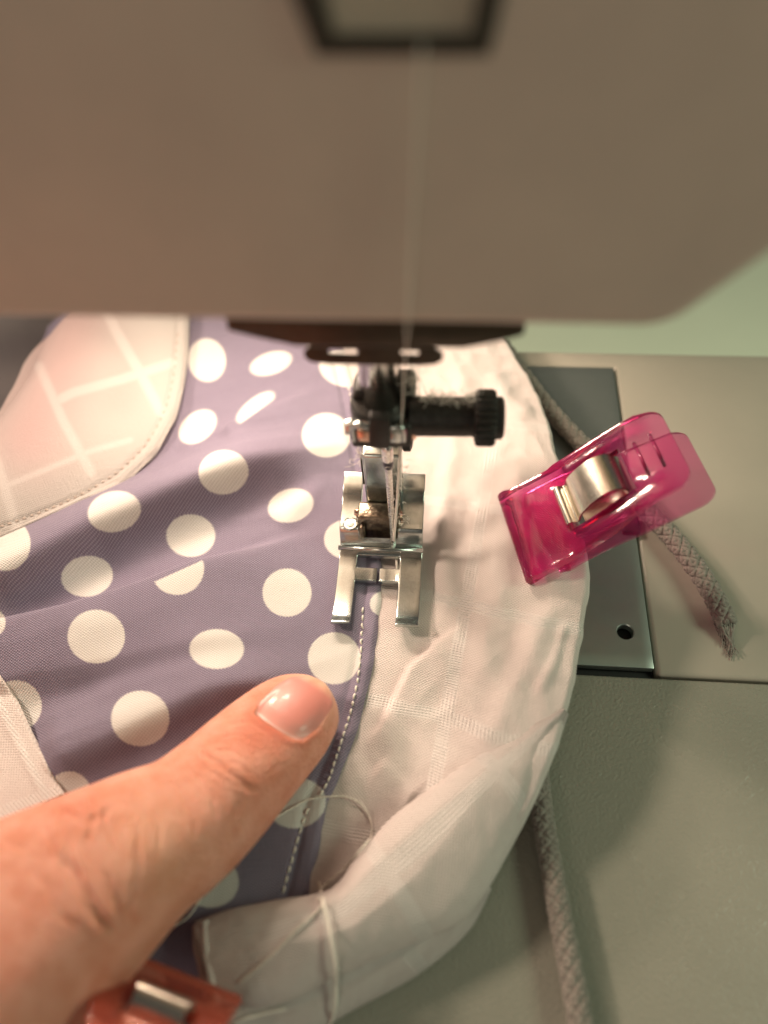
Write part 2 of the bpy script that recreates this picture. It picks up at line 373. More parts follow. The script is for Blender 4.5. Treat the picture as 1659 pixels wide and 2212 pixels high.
# head: cream shell, a chamfer rises to the arm at its right
FY, HB = -2.0, 8.17
def arc(cx, cz, r, a0, a1, n=8): return [(cx+r*math.cos(math.radians(a)), cz+r*math.sin(math.radians(a))) for a in np.linspace(a0, a1, n)]
poly = arc(-6.3, HB+.9, .9, 180, 270)+arc(3.3, HB+.75, .75, 270, 312)+arc(7.45, 11.6, .8, 132, 95)+[(14, 12.5), (14, 24), (-7.2, 24)]
V, Fc = prism(poly, FY, 6.2)
head = bevel(obj('head_cover', V, Fc, MAT['shell'], machine), .22, 6, 50)
V, Fc = prism([(1.9, HB-.12), (2.75, HB-.10), (3.0, HB+.04), (1.9, HB+.04)], FY+.25, 5.6); bevel(obj('head_underside', V, Fc, MAT['shell'], machine), .04)
# take-up lever slot near the top: dark raised rim round a pale recess
sc = Py(872, 20, FY)
def rr(px0, py0, px1, py1, px2, py2, px3, py3, y): return [Py(a, b, y)[[0, 2]] for a, b in ((px0, py0), (px1, py1), (px2, py2), (px3, py3))]
outer = rr(572, -160, 684, 116, 1056, 116, 1122, -160, FY-.02); inner = rr(668, -160, 722, 72, 1016, 72, 1058, -160, FY-.02)
def ring(outer, inner, y0, y1, ):
    V = [(p[0], y, p[1]) for y in (y0, y1) for q in (outer, inner) for p in q]; Fc = []
    for i in range(4):
        j = (i+1) % 4
        Fc += [(i, j, 4+j, 4+i), (8+j, 8+i, 12+i, 12+j), (j, i, 8+i, 8+j), (4+i, 4+j, 12+j, 12+i)]
    return V, Fc
bevel(obj('slot_rim', *ring(outer, inner, FY-.06, FY+.02), MAT['rim'], head), .05, 3)
obj('slot_panel', [(p[0], FY-.012, p[1]) for p in inner], [(0, 1, 2, 3)], MAT['slot'], head, smooth=False)
# dark skirt and thread guide plate under the head
def wx(px, py, y): return Py(px, py, y)[[0, 2]]
ys = -1.2
pts = [wx(486, 690, ys), wx(490, 716, ys), wx(560, 733, ys), wx(640, 750, ys), wx(1000, 755, ys), wx(1080, 740, ys), wx(1133, 726, ys), wx(1136, 700, ys)]
V, Fc = prism([(p[0], p[1]) for p in pts], ys, ys+1.6); bevel(obj('lower_skirt', V, Fc, MAT['skirt'], machine), .04)
yg = -.75
a = [wx(*p, yg) for p in ((656, 772), (700, 752), (940, 752), (957, 768), (940, 786), (680, 790))]
gz0, gz1 = a[4][1], a[1][1]
gx = lambda px: wx(px, 765, yg)[0]
zc = lambda py: wx(800, py, yg)[1]
Tg = [gx(656), gx(668), gx(710), gx(735), gx(772), gx(800), gx(866), gx(885), gx(904), gx(940), gx(957)]
Zg = [zc(790), zc(780), zc(769), zc(758), zc(750)]
V, Fc = slab(Zg, Tg, lambda s, t: yg, lambda s, t: yg+.07, frame=lambda s, t, z: (t, z, (gz0+gz1)/2-.02+(s-(gz0+gz1)/2+.02)*(1 if gx(680) < t < gx(930) else .8 if gx(660) < t < gx(945) else .35)),
             mask=lambda s, t: not (Zg[2] < s < Zg[3] and (gx(710) < t < gx(772) or gx(866) < t < gx(904))))
bevel(obj('thread_guide_plate', V, Fc, MAT['skirt'], machine), .03)
for lp in (LAMP, LAMP2):
    V, Fc = lathe(tuple(lp+Vector((0, .1, .42))), (0.25, -.6, -1), [(.75, -1.7), (.75, .2), (.62, .28), (.60, .26)], 32); obj('lamp_lens', V, Fc, MAT['lens'], machine)

# needle bar, clamp, needle
NX = .10
V, Fc = lathe((NX-.04, .12, 3.9), (0, 0, 1), [(.30, 0), (.34, .05), (.34, 5.0)], 48); obj('needle_bar', V, Fc, MAT['chrome'], machine, angle=40)
clamp = MB()
bodyo = MB().add(*prism([(-.44, 4.10), (-.46, 4.56), (-.36, 4.68), (.56, 4.70), (.60, 4.62), (.60, 4.14)], -.42, .06)).add(*prism([(-.44, 4.2), (-.44, 4.8), (-.36, 4.98), (.58, 5.02), (.62, 4.9), (.62, 4.2)], .062, .62))
cl = bevel(obj('needle_clamp', bodyo.V, bodyo.F, MAT['dark'], machine), .06, 3)
V, Fc = lathe((NX-.04, .10, 4.55), (0, 0, 1), [(.52, 0), (.54, .04), (.53, .20), (.48, .25), (.35, .26)], 40); obj('collar', V, Fc, MAT['dark'], cl, angle=40)
V, Fc = lathe((.55, -.05, 4.54), (1, 0.02, .0), [(.34, 0), (.335, 1.12)], 32); obj('screw_shaft', V, Fc, MAT['dark'], cl, angle=40)
V, Fc = lathe((1.62, -.05, 4.54), (1, 0.02, 0), [(.34, 0), (.44, .03), (.46, .07), (.46, .30), (.43, .36), (.36, .37), (.36, .46), (.31, .50)], 120,
              ridges=lambda k, j: (.05 if (k % 5) in (1, 2) else -.05 if (k % 5) == 4 else 0) if j in (1, 2, 3, 4) else 0)
obj('thumb_knob', V, Fc, MAT['dark'], cl, angle=50)
tz = lambda py, y: Py(820, py, y)[2]
yt = -.58
V, Fc = prism([wx(797, 905, yt), wx(842, 907, yt), wx(842, 968, yt), wx(836, 972, yt), wx(800, 969, yt), wx(797, 963, yt)], yt, yt+.2); bevel(obj('clamp_tab', V, Fc, MAT['dark'], cl), .03)
def hook(pts, name, mat):                    # bent flat wire loops either side of the tab
    P = spline([Py(a, b, y) for a, b, y in pts], 24); V, Fc = tube(P, .055, 8, ring=[1.0, .8, 1.3, .8]*2); obj(name, V, Fc, MAT[mat], cl)
def strip(pxs, y, name, mat, d=.05):
    V, Fc = prism([wx(a, b, y) for a, b in pxs], y, y+d); bevel(obj(name, V, Fc, MAT[mat], cl), .02)
strip([(743, 920), (758, 916), (762, 940), (745, 941)], -.36, 'thread_hook', 'steel', .14)
hook([(764, 950, -.4), (762, 922, -.45), (772, 918, -.5), (798, 921, -.5)], 'thread_hook', 'steel')
strip([(770, 931), (800, 934), (798, 956), (773, 954)], -.5, 'thread_hook', 'copper', .07)
strip([(842, 932), (868, 935), (866, 959), (842, 957)], -.5, 'thread_hook', 'steel', .07)
hook([(842, 924, -.5), (866, 925, -.5), (872, 930, -.45), (873, 952, -.4)], 'thread_hook', 'steel')
strip([(874, 925), (901, 928), (899, 950), (875, 955)], -.36, 'thread_hook', 'copper', .14)
strip([(756, 940), (790, 944), (790, 955), (758, 949)], -.3, 'hook_backing', 'dark', .2)
strip([(860, 945), (893, 944), (893, 955), (862, 958)], -.3, 'hook_backing', 'dark', .2)
nb = np.array([Py(831, 960, 0), Py(836, 1000, 0), Py(842, 1080, 0), Py(849, 1160, 0), Py(852, 1200, 0), Py(854, 1222, 0)])
nb[:, 0] = .115+(nb[:, 0]-nb[:, 0])
P = spline(nb, 40); R_ = np.interp(np.linspace(0, 1, 40), [0, .12, .18, .5, .85, .93, 1], [.105, .10, .066, .060, .050, .046, .008])
V, Fc = tube(P, R_, 20, ring=[1 if k not in (14, 15, 16) else .72 for k in range(20)]); needle = obj('needle', V, Fc, MAT['needle'], machine)
V, Fc = tube(P[4:7], R_[4:7]+.004, 20, cap=False); obj('needle_band', V, Fc, MAT['mark'], needle)
e = Py(850, 1170, -.05); V, Fc = lathe((.115, -.055, e[2]), (0, 1, 0), [(.028, 0), (.028, .03)], 12); obj('needle_eye', V, Fc, MAT['hole'], needle)

# presser bar, ankle and foot
FX = -.20
V, Fc = lathe((FX+.05, 1.75, 2.2), (0, 0, 1), [(.36, 0), (.36, 6.5)], 40); obj('presser_bar', V, Fc, MAT['chrome'], machine, angle=40)
ya = .62
sh = MB()
zt = Py(825, 985, ya)[2]; xl, xr = Py(785, 1030, ya)[0], Py(868, 1030, ya)[0]
V, Fc = prism([(0, 0)]*3, 0, 1) if False else box(xl, xr, ya, ya+.38, .75, zt)
ank = bevel(obj('presser_foot_ankle', V, Fc, MAT['steel'], machine), .07, 4)
V, Fc = box(xl+.02, xr-.02, ya+.2, ya+1.6, zt-.5, zt+.02); bevel(obj('ankle_ledge', V, Fc, MAT['steel'], ank), .08, 4)
V, Fc = lathe((xr-.02, ya+.75, zt-.35), (1, 0, 0), [(.2, 0), (.24, .03), (.24, .16), (.16, .2)], 24, ridges=lambda k, j: .06*(k % 2)); obj('ankle_screw', V, Fc, MAT['dark'], ank, angle=40)
V, Fc = box(xl-.05, xl-.001, ya+.12, ya+.5, zt-1.1, zt-.25); bevel(obj('ankle_backing', V, Fc, MAT['dark'], ank), .02)
foot_z = .12
def ftop(y):                                 # side view of the foot, toe tips at the left of this table
    return float(np.interp(y, [-2.0, -1.80, -1.70, -1.45, -1.0, -.30, -.17, -.10, -.03, .02, .10, .16, .55, .80, 1.05, 1.25, 1.42],
                              [.34, .26, .20, .14, .16, .22, .27, .30, .27, .34, .62, .70, .72, .78, .92, .96, .99]))
ystn = list(np.r_[np.linspace(-1.86, -1.6, 5), -1.3, -1.0, -.82, -.78, -.52, -.30, -.24, -.17, -.10, -.03, .0, .03, .06, .10, .13, .16, .3, .55, .68, .80, .92, 1.05, 1.15, 1.25, 1.42])
xw = lambda y: (Pz(735, 1215, .3)[0]-FX+.02)
hx_l, hx_r = -1.03, .74
xst = [hx_l, -.92, -.78, -.64, -.60, -.30, -.195, -.145, .0, .20, .27, .32, .5, .62, hx_r]
def fmask(y, x):
    if y < -.80: return x < -.64 or x > .27
    if y < -.52: return not (-.195 < x < -.145)
    if y < -.24: return x < -.64 or x > .27
    if y < .06: return True
    return x < -.60 or x > .20
def sq(y): return 1-.05*smooth(-.3, -1.8, y)
V, Fc = slab(ystn, xst, lambda y, x: foot_z+ftop(y)-(.05 if (-.80 < y < -.52 and -.64 < x < .27) else 0), lambda y, x: foot_z+ftop(y)-.13,
             mask=fmask, frame=lambda y, x, z: (x+.10*float(smooth(-.3, -1.8, y)) if False else x, y, z))
foot = bevel(obj('presser_foot', V, Fc, MAT['steel'], machine), .028, 3, 40)
V, Fc = box(-.64, .25, .18, .62, foot_z+.15, foot_z+1.02); bl = bevel(obj('foot_block', V, Fc, MAT['worn'], foot), .06, 3)
for sx in (-.53, .10):
    V, Fc = box(sx-.06, sx+.06, .05, .34, foot_z+.05, foot_z+.82); bevel(obj('block_rib', V, Fc, MAT['worn'], foot), .05, 3)
V, Fc = lathe((-.72, .42, foot_z+.86), (1, 0, 0), [(.06, 0), (.10, .04), (.10, .98), (.06, 1.02)], 20); obj('pivot_pin', V, Fc, MAT['copper'], foot, angle=40)
rv = Pz(757, 1131, foot_z+.73); V, Fc = lathe((rv[0], rv[1], foot_z+.70), (0, 0, 1), [(.165, 0), (.165, .03), (.14, .04), (.13, .025), (.085, .025), (.075, .045), (.02, .05)], 28); obj('rivet', V, Fc, MAT['steel'], foot, angle=50)
V, Fc = tube([(hx_l-.03, -.10, foot_z+.28), (hx_r+.02, -.10, foot_z+.28)], .055, 12); obj('foot_ridge', V, Fc, MAT['steel'], foot)

# ------------------------------------------------------------------ the garment
def world(poly, z=.15): return [Pz(a, b, z)[:2] for a, b in poly]
FOLDS = [  # polyline in photo pixels, height, width on the near side, width on the far side
    ([(-160, 1290), (0, 1222), (187, 1120), (375, 1045), (562, 965), (700, 915), (820, 880)], 1.0, .52, 1.1),
    ([(-160, 1390), (0, 1345), (150, 1310), (300, 1262), (430, 1212), (560, 1165), (680, 1115)], .60, 1.1, .16),
    ([(-120, 1490), (120, 1450), (400, 1392), (700, 1320)], .26, .36, .9),
    ([(40, 1660), (250, 1570), (430, 1490), (700, 1400)], .46, .42, .9),
    ([(470, 950), (560, 890), (700, 830)], .22, .55, .16),
    ([(380, 985), (470, 930), (640, 870)], .10, .3, .3),
    ([(200, 1520), (330, 1480), (520, 1440)], .05, .2, .3),
    ([(600, 1140), (690, 1050), (760, 1020)], .10, .25, .3),
]
FW = [(world(p, .1+a), a, wn, wf) for p, a, wn, wf in FOLDS]
def H(XY, folds=FW):
    XY = np.asarray(XY, float); h = .06+.05*wob(XY, .9, 3)+.008*wob(XY, 4.5, 5)
    c, s = math.cos(.33), math.sin(.33); D = np.stack([(XY[:, 0]*c+XY[:, 1]*s)*.28, (-XY[:, 0]*s+XY[:, 1]*c)], 1)
    h = h+.05*(1-np.abs(wob(D, 1.9, 51)))*.8+.022*(1-np.abs(wob(D, 4.2, 52)))
    for p, a, wn, wf in folds:
        d, s, t = pdist(XY, p); near = s < 0
        w = np.where(near, wn, wf); end = smooth(0, .14, t)*smooth(1.0, .62, t)
        h = h+a*np.exp(-(d/w)**2)*end
    k = smooth(1.7, .6, np.abs(XY[:, 0]-FX))*smooth(2.6, 1.5, np.abs(XY[:, 1]))
    return h*(1-.8*k)+.03*k
EDGE = [(735, 640), (742, 745), (765, 830), (790, 950), (815, 1100), (826, 1220), (824, 1300), (806, 1440), (772, 1580), (728, 1690), (706, 1735), (690, 1830), (665, 1940), (640, 2060), (600, 2200)]
EW = np.array([Pz(a, b, .1)[:2] for a, b in EDGE]); EWs = EW[np.argsort(EW[:, 1])]
edge_x = lambda y: np.interp(y, EWs[:, 1], EWs[:, 0])
garment = empty('half_sewn_garment', (0, 0, BZ), 'half sewn garment of purple polka dot and white cotton lying under the presser foot', 'garment')
def sdf_ell(p, e):
    cx, cy, rx, ry, ro = e[:5]; a = math.radians(ro); d = p-[cx, cy]
    x = d[:, 0]*math.cos(a)+d[:, 1]*math.sin(a); y = -d[:, 0]*math.sin(a)+d[:, 1]*math.cos(a)
    k = np.sqrt((x/rx)**2+(y/ry)**2)
    th = np.arctan2(y/ry, x/rx); return (k-1)*min(rx, ry)
DOTS = [(447, 778, 41, 47, -8), (585, 785, 47, 24, -18), (427, 922, 46, 31, -38), (552, 880, 50, 20, -38), (705, 940, 53, 48, 0), (483, 1020, 54, 48, -8), (628, 1092, 50, 36, -15),
        (247, 1105, 58, 44, -12), (412, 1157, 53, 46, 0), (188, 1245, 56, 44, -8), (383, 1228, 58, 57, -10), (620, 1280, 53, 52, 0), (208, 1375, 62, 58, 0), (468, 1402, 59, 43, 0),
        (722, 1422, 57, 56, 0), (303, 1552, 63, 60, 0), (35, 1525, 55, 55, 0), (748, 1165, 48, 42, 0), (-15, 1345, 27, 30, 0), (12, 1175, 54, 58, 0), (150, 1712, 46, 46, 0),
        (640, 1735, 64, 54, -10), (455, 1905, 61, 56, 0), (745, 795, 56, 40, 10), (825, 1304, 26, 26, 0), (-60, 1700, 58, 55, 0), (-150, 1450, 58, 55, 0), (300, 2130, 60, 55, 0), (560, 2110, 60, 55, 0), (110, 1960, 60, 55, 0)]
ny, nx = 330, 260
yy = np.linspace(-9.5, 8.6, ny); Vp = []; UV = []
u01 = np.linspace(0, 1, nx)
for y in yy:
    xe = edge_x(y); x = -12.5+(xe+12.5)*u01; Vp.append(np.stack([x, np.full(nx, y), np.zeros(nx)], 1))
Vp = np.concatenate(Vp); Vp[:, 2] = H(Vp)
dE = np.tile((1-u01), ny)*12.5                # distance to the turned edge
dE = (edge_x(Vp[:, 1])-Vp[:, 0])
Vp[:, 2] += .075+.02*np.sin(Vp[:, 1]*9)*np.exp(-(dE/.35)**2)-.055*np.exp(-((dE-.36)/.07)**2)
Vp[:, 2] -= .10*smooth(.09, 0, dE)
Vp[:, 2] -= 2.2*smooth(-9.0, -12.5, Vp[:, 0])
front = smooth(-6.6, -9.0, Vp[:, 1]); Vp[:, 2] -= .25*front
PPX = pix(Vp)
dsd = np.full(len(Vp), 1e3)
for e in DOTS:
    s = sdf_ell(PPX, e)
    if e[:2] == (383, 1228): dd, sg, _ = pdist(PPX, [(280, 1282), (480, 1192)]); s = np.maximum(s, np.where(sg < 0, dd, -dd)-1)
    if e[:2] == (552, 880): dd, sg, _ = pdist(PPX, [(490, 922), (600, 842)]); s = np.maximum(s, np.where(sg > 0, dd, -dd)-12)
    dsd = np.minimum(dsd, s)
an = math.radians(-14); uvp = np.stack([Vp[:, 0]*math.cos(an)-Vp[:, 1]*math.sin(an), Vp[:, 0]*math.sin(an)+Vp[:, 1]*math.cos(an)], 1)
obj('polka_dot_panel', Vp, grid_faces(ny, nx), MAT['dots'], garment, uv=uvp, attrs={'dot': dsd})

# white panel right of the seam
LB = [(700, 640), (735, 745), (755, 830), (775, 950), (800, 1100), (805, 1250), (790, 1400), (750, 1560), (705, 1690), (670, 1800), (640, 1930), (600, 2050)]
RB = [(1050, 640), (1095, 745), (1140, 825), (1175, 905), (1205, 1010), (1240, 1110), (1258, 1210), (1250, 1340), (1232, 1450), (1210, 1540), (1170, 1650), (1120, 1760), (1040, 1880), (960, 1990)]
RZ = [.5, .55, .6, .8, 1.05, 1.15, 1.15, 1.05, .95, .9, .8, .6, .4, .3]
nr, ncw = 260, 170
Lp = spline([Pz(a, b, .05) for a, b in LB], nr); Rp = spline([Pz(a, b, z) for (a, b), z in zip(RB, RZ)], nr)
WF = [  # lines in photo pixels: +side is right of the direction of travel seen in the picture (towards the lower left ...)
    ([(985, 760), (1000, 860), (968, 1000), (948, 1110), (960, 1240), (990, 1350)], .20, .35, .22),
    ([(1010, 1335), (940, 1385), (892, 1428), (863, 1483), (822, 1562), (765, 1612)], .20, .65, .10),
    ([(1120, 1010), (1085, 1150), (1070, 1290), (1045, 1430), (1030, 1520)], .22, .35, .30),
    ([(1180, 1320), (1140, 1430), (1080, 1560), (1010, 1640)], .12, .25, .25),
    ([(1215, 1370), (1195, 1440), (1150, 1530)], .06, .12, .10),
    ([(1060, 800), (1090, 870), (1150, 930)], .14, .25, .2),
    ([(900, 1720), (850, 1680), (800, 1640)], .08, .3, .3),
]
ts = np.linspace(0, 1, ncw-22); Vw = []; UVw = []
for r in range(nr):
    a, b = Lp[r], Rp[r]; P = a[None]+(b-a)[None]*ts[:, None]
    zp = a[2]+(b[2]-a[2])*smooth(.25, .95, ts)**1.1; P[:, 2] = zp
    o = np.array([1, -.25, 0.])/1.03; rad = .10+.20*(b[2]-.3)*.3
    ph = np.linspace(0, math.pi*1.15, 23)[1:]
    Q = b[None]+o[None]*(rad*np.sin(ph))[:, None]+np.array([0, 0, -1.])[None]*(rad*(1-np.cos(ph)))[:, None]*1.5
    wv_ = .022*math.sin(r*.13+1.3*math.sin(r*.05))+.010*math.sin(r*.37+2+math.sin(r*.11))+.004*math.sin(r*.9)
    P = P+o*(wv_*smooth(.72, 1, ts))[:, None]+np.array([0, 0, 1.])*(wv_*.9*smooth(.7, .95, ts))[:, None]; Q = Q+o*wv_+np.array([0, 0, .9])*wv_
    Vw.append(np.concatenate([P, Q]))
Vw = np.concatenate(Vw); tcol = np.tile(np.r_[ts, np.ones(22)], nr)
q = pix(Vw); up = np.zeros(len(Vw))
for p, a, wr_, wl in WF:
    d, s, t = pdist(Vw, world(p, .5)); w = np.where(s > 0, wr_, wl); up += a*np.exp(-(d/w)**2)*smooth(0, .15, t)*smooth(1, .8, t)
msk = smooth(.06, .25, tcol)*smooth(1.0, .93, tcol)
XYw = Vw[:, :2]
Vw[:, 2] += (up*smooth(.02, .15, tcol)+.02*wob(XYw, 2.2, 8)+.055*(.4-np.abs(wob(np.stack([XYw[:, 0]*1.5+XYw[:, 1]*.5, XYw[:, 1]*.5], 1), 1.9, 61)))+.03*(.4-np.abs(wob(XYw, 3.6, 62)))+.02*(.4-np.abs(wob(np.stack([XYw[:, 0]+XYw[:, 1]*.4, XYw[:, 1]*.5-.2*XYw[:, 0]], 1), 5.2, 64))))*msk
kf = smooth(1.5, .9, np.abs(Vw[:, 0]-FX))*smooth(2.6, 1.7, np.abs(Vw[:, 1])); Vw[:, 2] = Vw[:, 2]*(1-.75*kf)+.02*kf
an = math.radians(8); uvw_ = np.stack([Vw[:, 0]*math.cos(an)-Vw[:, 1]*math.sin(an), Vw[:, 0]*math.sin(an)+Vw[:, 1]*math.cos(an)+.7*Vw[:, 2]], 1)
def pane(U, pu=2.45, pv=2.45, ou=0., ov=0., w=.13):   # satin windowpane stripes of the cloth
    d = np.minimum(np.abs((U[:, 0]-ou+pu/2) % pu-pu/2), np.abs((U[:, 1]-ov+pv/2) % pv-pv/2)); return smooth(w+.02, w-.02, d)
u1 = uvw_[np.argmin(((pix(Vw)-[965, 1552])**2).sum(1))]; stp = pane(uvw_, ou=u1[0], ov=u1[1])
obj('white_panel', Vw, grid_faces(nr, ncw), MAT['white'], garment, uv=uvw_, attrs={'stripe': stp})

# rolled fold of white cloth across the front, and the layer that hangs under it
def loft(T_, B_, bulge, name, mat, nr=180, nc=90, wrap=1.25, stripes=(), noise=.02, rim=None):
    A = spline([Pz(*p) for p in T_], nr); B = spline([Pz(*p) for p in B_], nr); V = []; tt = np.linspace(0, wrap, nc)
    for i in range(nr):
        s = i/(nr-1); bl = np.interp(s, np.linspace(0, 1, len(bulge)), bulge)
        ph = tt*math.pi; t_ = (1-np.cos(np.minimum(ph, math.pi)))/2
        P = A[i]+(B[i]-A[i])*t_[:, None]; P[:, 2] += bl*np.where(ph <= math.pi, np.sin(np.minimum(ph, math.pi))**.8, 0)
        ov = np.maximum(ph-math.pi, 0); P += (A[i]-B[i])[None]*(ov*.35)[:, None]; P[:, 2] -= .25*np.minimum(ov, .8)
        V.append(P)
    V = np.concatenate(V); S_ = np.repeat(np.linspace(0, 1, nr), nc); T2 = np.tile(tt, nr)
    wxy = np.stack([S_*6, T2*3], 1); V[:, 2] += noise*wob(wxy, 2.0, 12)*np.sin(np.clip(T2, 0, 1)*math.pi)+.045*(.5-np.abs(wob(np.stack([S_*2.0, T2*4], 1), 2.2, 63)))*np.sin(np.clip(T2, 0, 1)*math.pi)+.006*wob(wxy, 9., 13)
    Ld0 = np.linalg.norm(np.diff(A, axis=0), axis=1).sum(); st = pane(np.stack([S_*Ld0, T2*2.2], 1), ou=4.2, ov=.9)
    Ld = np.linalg.norm(np.diff(A, axis=0), axis=1).sum()
    return obj(name, V, grid_faces(nr, nc), MAT[mat], garment, uv=np.stack([S_*Ld, T2*2.2], 1), attrs={'stripe': st})
loft([(1215, 1530, .9), (1160, 1560, .8), (1050, 1625, .5), (930, 1705, .35), (840, 1775, .32), (775, 1850, .32), (715, 1922, .32), (600, 1945, .35), (500, 1965, .35), (425, 1990, .3)],
     [(1228, 1545, .8), (1195, 1640, .5), (1150, 1745, .3), (1095, 1850, .1), (1045, 1935, .05), (985, 2000, .05), (880, 2045, .1), (740, 2105, .15), (600, 2170, .15), (475, 2170, .2)],
     [.05, .25, .5, .62, .66, .66, .62, .58, .5, .34], 'rolled_fold', 'white',
     stripes=(([(1010, 2000), (930, 1890), (880, 1810), (800, 1760)], 15), ([(1150, 1800), (1060, 1700)], 9)))
loft([(1040, 1890, .1), (930, 1985, .15), (760, 2070, .1), (600, 2140, .1), (480, 2180, .1)],
     [(1062, 1922, -.05), (1015, 2010, -.2), (905, 2105, -.25), (760, 2185, -.25), (580, 2290, -.25)], [.05, .12, .16, .18, .18], 'under_layer', 'white', nr=90, nc=50, noise=.03)
# folded end of the roll: two piped hem edges
for pts, r in (([(443, 1992, .52), (446, 2050, .55), (456, 2110, .5), (466, 2170, .4)], .075), ([(424, 1998, .42), (426, 2050, .42), (440, 2110, .36), (452, 2180, .3)], .06)):
    P = spline([Pz(*p) for p in pts], 40); V, Fc = tube(P, r, 12); V = np.array(V)
    obj('hem_edge', V, Fc, MAT['lace'], garment, uv=V[:, :2], attrs={'stripe': np.zeros(len(V))})
# end web of the roll below the hem
# plaid flap at the upper left: stitched rounded corner
E_ = [(408, 640), (407, 712), (398, 810), (378, 895), (335, 975), (270, 1040), (190, 1088), (90, 1130), (0, 1163), (-140, 1210)]
Fd = [(205, 640), (158, 710), (120, 790), (92, 835), (62, 880), (35, 915), (10, 945), (-20, 975), (-60, 1015), (-160, 1090)]
nr, nc = 200, 120
EP = spline([Pz(a, b, .42) for a, b in E_], nr); FP = spline([Pz(a, b, 1.1) for a, b in Fd], nr); V = []
tt = np.linspace(0, 1, nc-25)
for i in range(nr):
    a, b = EP[i], FP[i]; P = a+(b-a)*tt[:, None]; P[:, 2] = a[2]+(b[2]-a[2])*tt**.8+.10*np.sin(tt*math.pi)
    out_ = (b-a)*[1, 1, 0]; out_ /= np.linalg.norm(out_); k = np.linspace(0, 1, 26)[1:]
    Q = b+out_*(np.sin(k*math.pi/2)*1.5)[:, None]; Q[:, 2] -= (1-np.cos(k*math.pi/2))*1.5+k**3*1.5
    V.append(np.concatenate([P, Q]))
V = np.concatenate(V); q = pix(V); d, _, _ = pdist(q, E_)
base = H(V); V[:, 2] = np.maximum(V[:, 2], base+.13)
V[:, 2] += .03*wob(V[:, :2], 1.8, 21)-.035*np.exp(-((d-24)/5)**2)-.10*smooth(5, 0, d)
q = pix(V); st = np.zeros(len(V))
z4 = lambda L: [(a*.4687, 674+b*.4687) for a, b in L]
for p, w in ((z4([(490, -10), (530, 80), (640, 270), (740, 460)]), 11), (z4([(180, 250), (290, 500), (420, 740)]), 10), (z4([(-30, 650), (0, 740), (50, 900), (85, 1030)]), 11), (z4([(280, 400), (340, 370), (560, 310), (790, 235)]), 10), (z4([(30, 800), (420, 640), (600, 590)]), 6)):
    dd, _, _ = pdist(q, p); st = np.maximum(st, smooth(w+5, w-5, dd))
dp, _, _ = pdist(q, z4([(330, 20), (250, 300), (130, 560)])); pk = .38*np.exp(-(dp/95)**2)
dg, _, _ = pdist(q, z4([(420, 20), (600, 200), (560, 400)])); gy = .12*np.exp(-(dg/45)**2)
an = math.radians(-32); uvq = np.stack([V[:, 0]*math.cos(an)-V[:, 1]*math.sin(an), V[:, 0]*math.sin(an)+V[:, 1]*math.cos(an)], 1)
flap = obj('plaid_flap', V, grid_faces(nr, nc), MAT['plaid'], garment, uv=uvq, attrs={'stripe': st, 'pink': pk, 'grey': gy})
flap_top = V.copy()
# garment layer dropping off the bed behind the flap, its shade painted in as grey
nr = 60; gx_, gy_ = np.meshgrid(np.linspace(-16, -8.5, 60), np.linspace(0, 13, 60)); Vg = np.stack([gx_.ravel(), gy_.ravel(), np.zeros(3600)], 1)
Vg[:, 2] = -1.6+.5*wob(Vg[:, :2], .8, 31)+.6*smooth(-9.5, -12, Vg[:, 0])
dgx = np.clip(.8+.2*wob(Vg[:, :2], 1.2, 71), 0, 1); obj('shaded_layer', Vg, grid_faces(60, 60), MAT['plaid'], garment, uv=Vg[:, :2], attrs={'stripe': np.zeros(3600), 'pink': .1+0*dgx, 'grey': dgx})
# sheer flap at the left edge, above the thumb
E2 = [(-40, 1360), (0, 1445), (30, 1500), (62, 1570), (98, 1640), (135, 1712)]; I2 = [(-200, 1400), (-200, 1470), (-200, 1560), (-200, 1650), (-160, 1740), (-30, 1800)]
nr, nc = 90, 60; A = spline([Pz(a, b, .38) for a, b in E2], nr); B = spline([Pz(a, b, .6) for a, b in I2], nr); tt = np.linspace(0, 1, nc)
V = np.concatenate([A[i]+(B[i]-A[i])*tt[:, None] for i in range(nr)]); q = pix(V); d, _, _ = pdist(q, E2)
V[:, 2] = np.maximum(V[:, 2], H(V)+.14)+.02*wob(V[:, :2], 3, 41)-.10*smooth(5, 0, d)+.03*np.exp(-((d-40)/10)**2)
dd, _, _ = pdist(q, [(a-32, b+12) for a, b in E2]); st = smooth(9, 5, dd)
dd, _, _ = pdist(q, [(125, 1720), (60, 1745), (0, 1765)]); st = np.maximum(st, smooth(26, 20, dd))
an = math.radians(35); obj('sheer_flap', V, grid_faces(nr, nc), MAT['lace'], garment, uv=np.stack([V[:, 0]*math.cos(an)-V[:, 1]*math.sin(an), V[:, 0]*math.sin(an)+V[:, 1]*math.cos(an)], 1), attrs={'stripe': st})

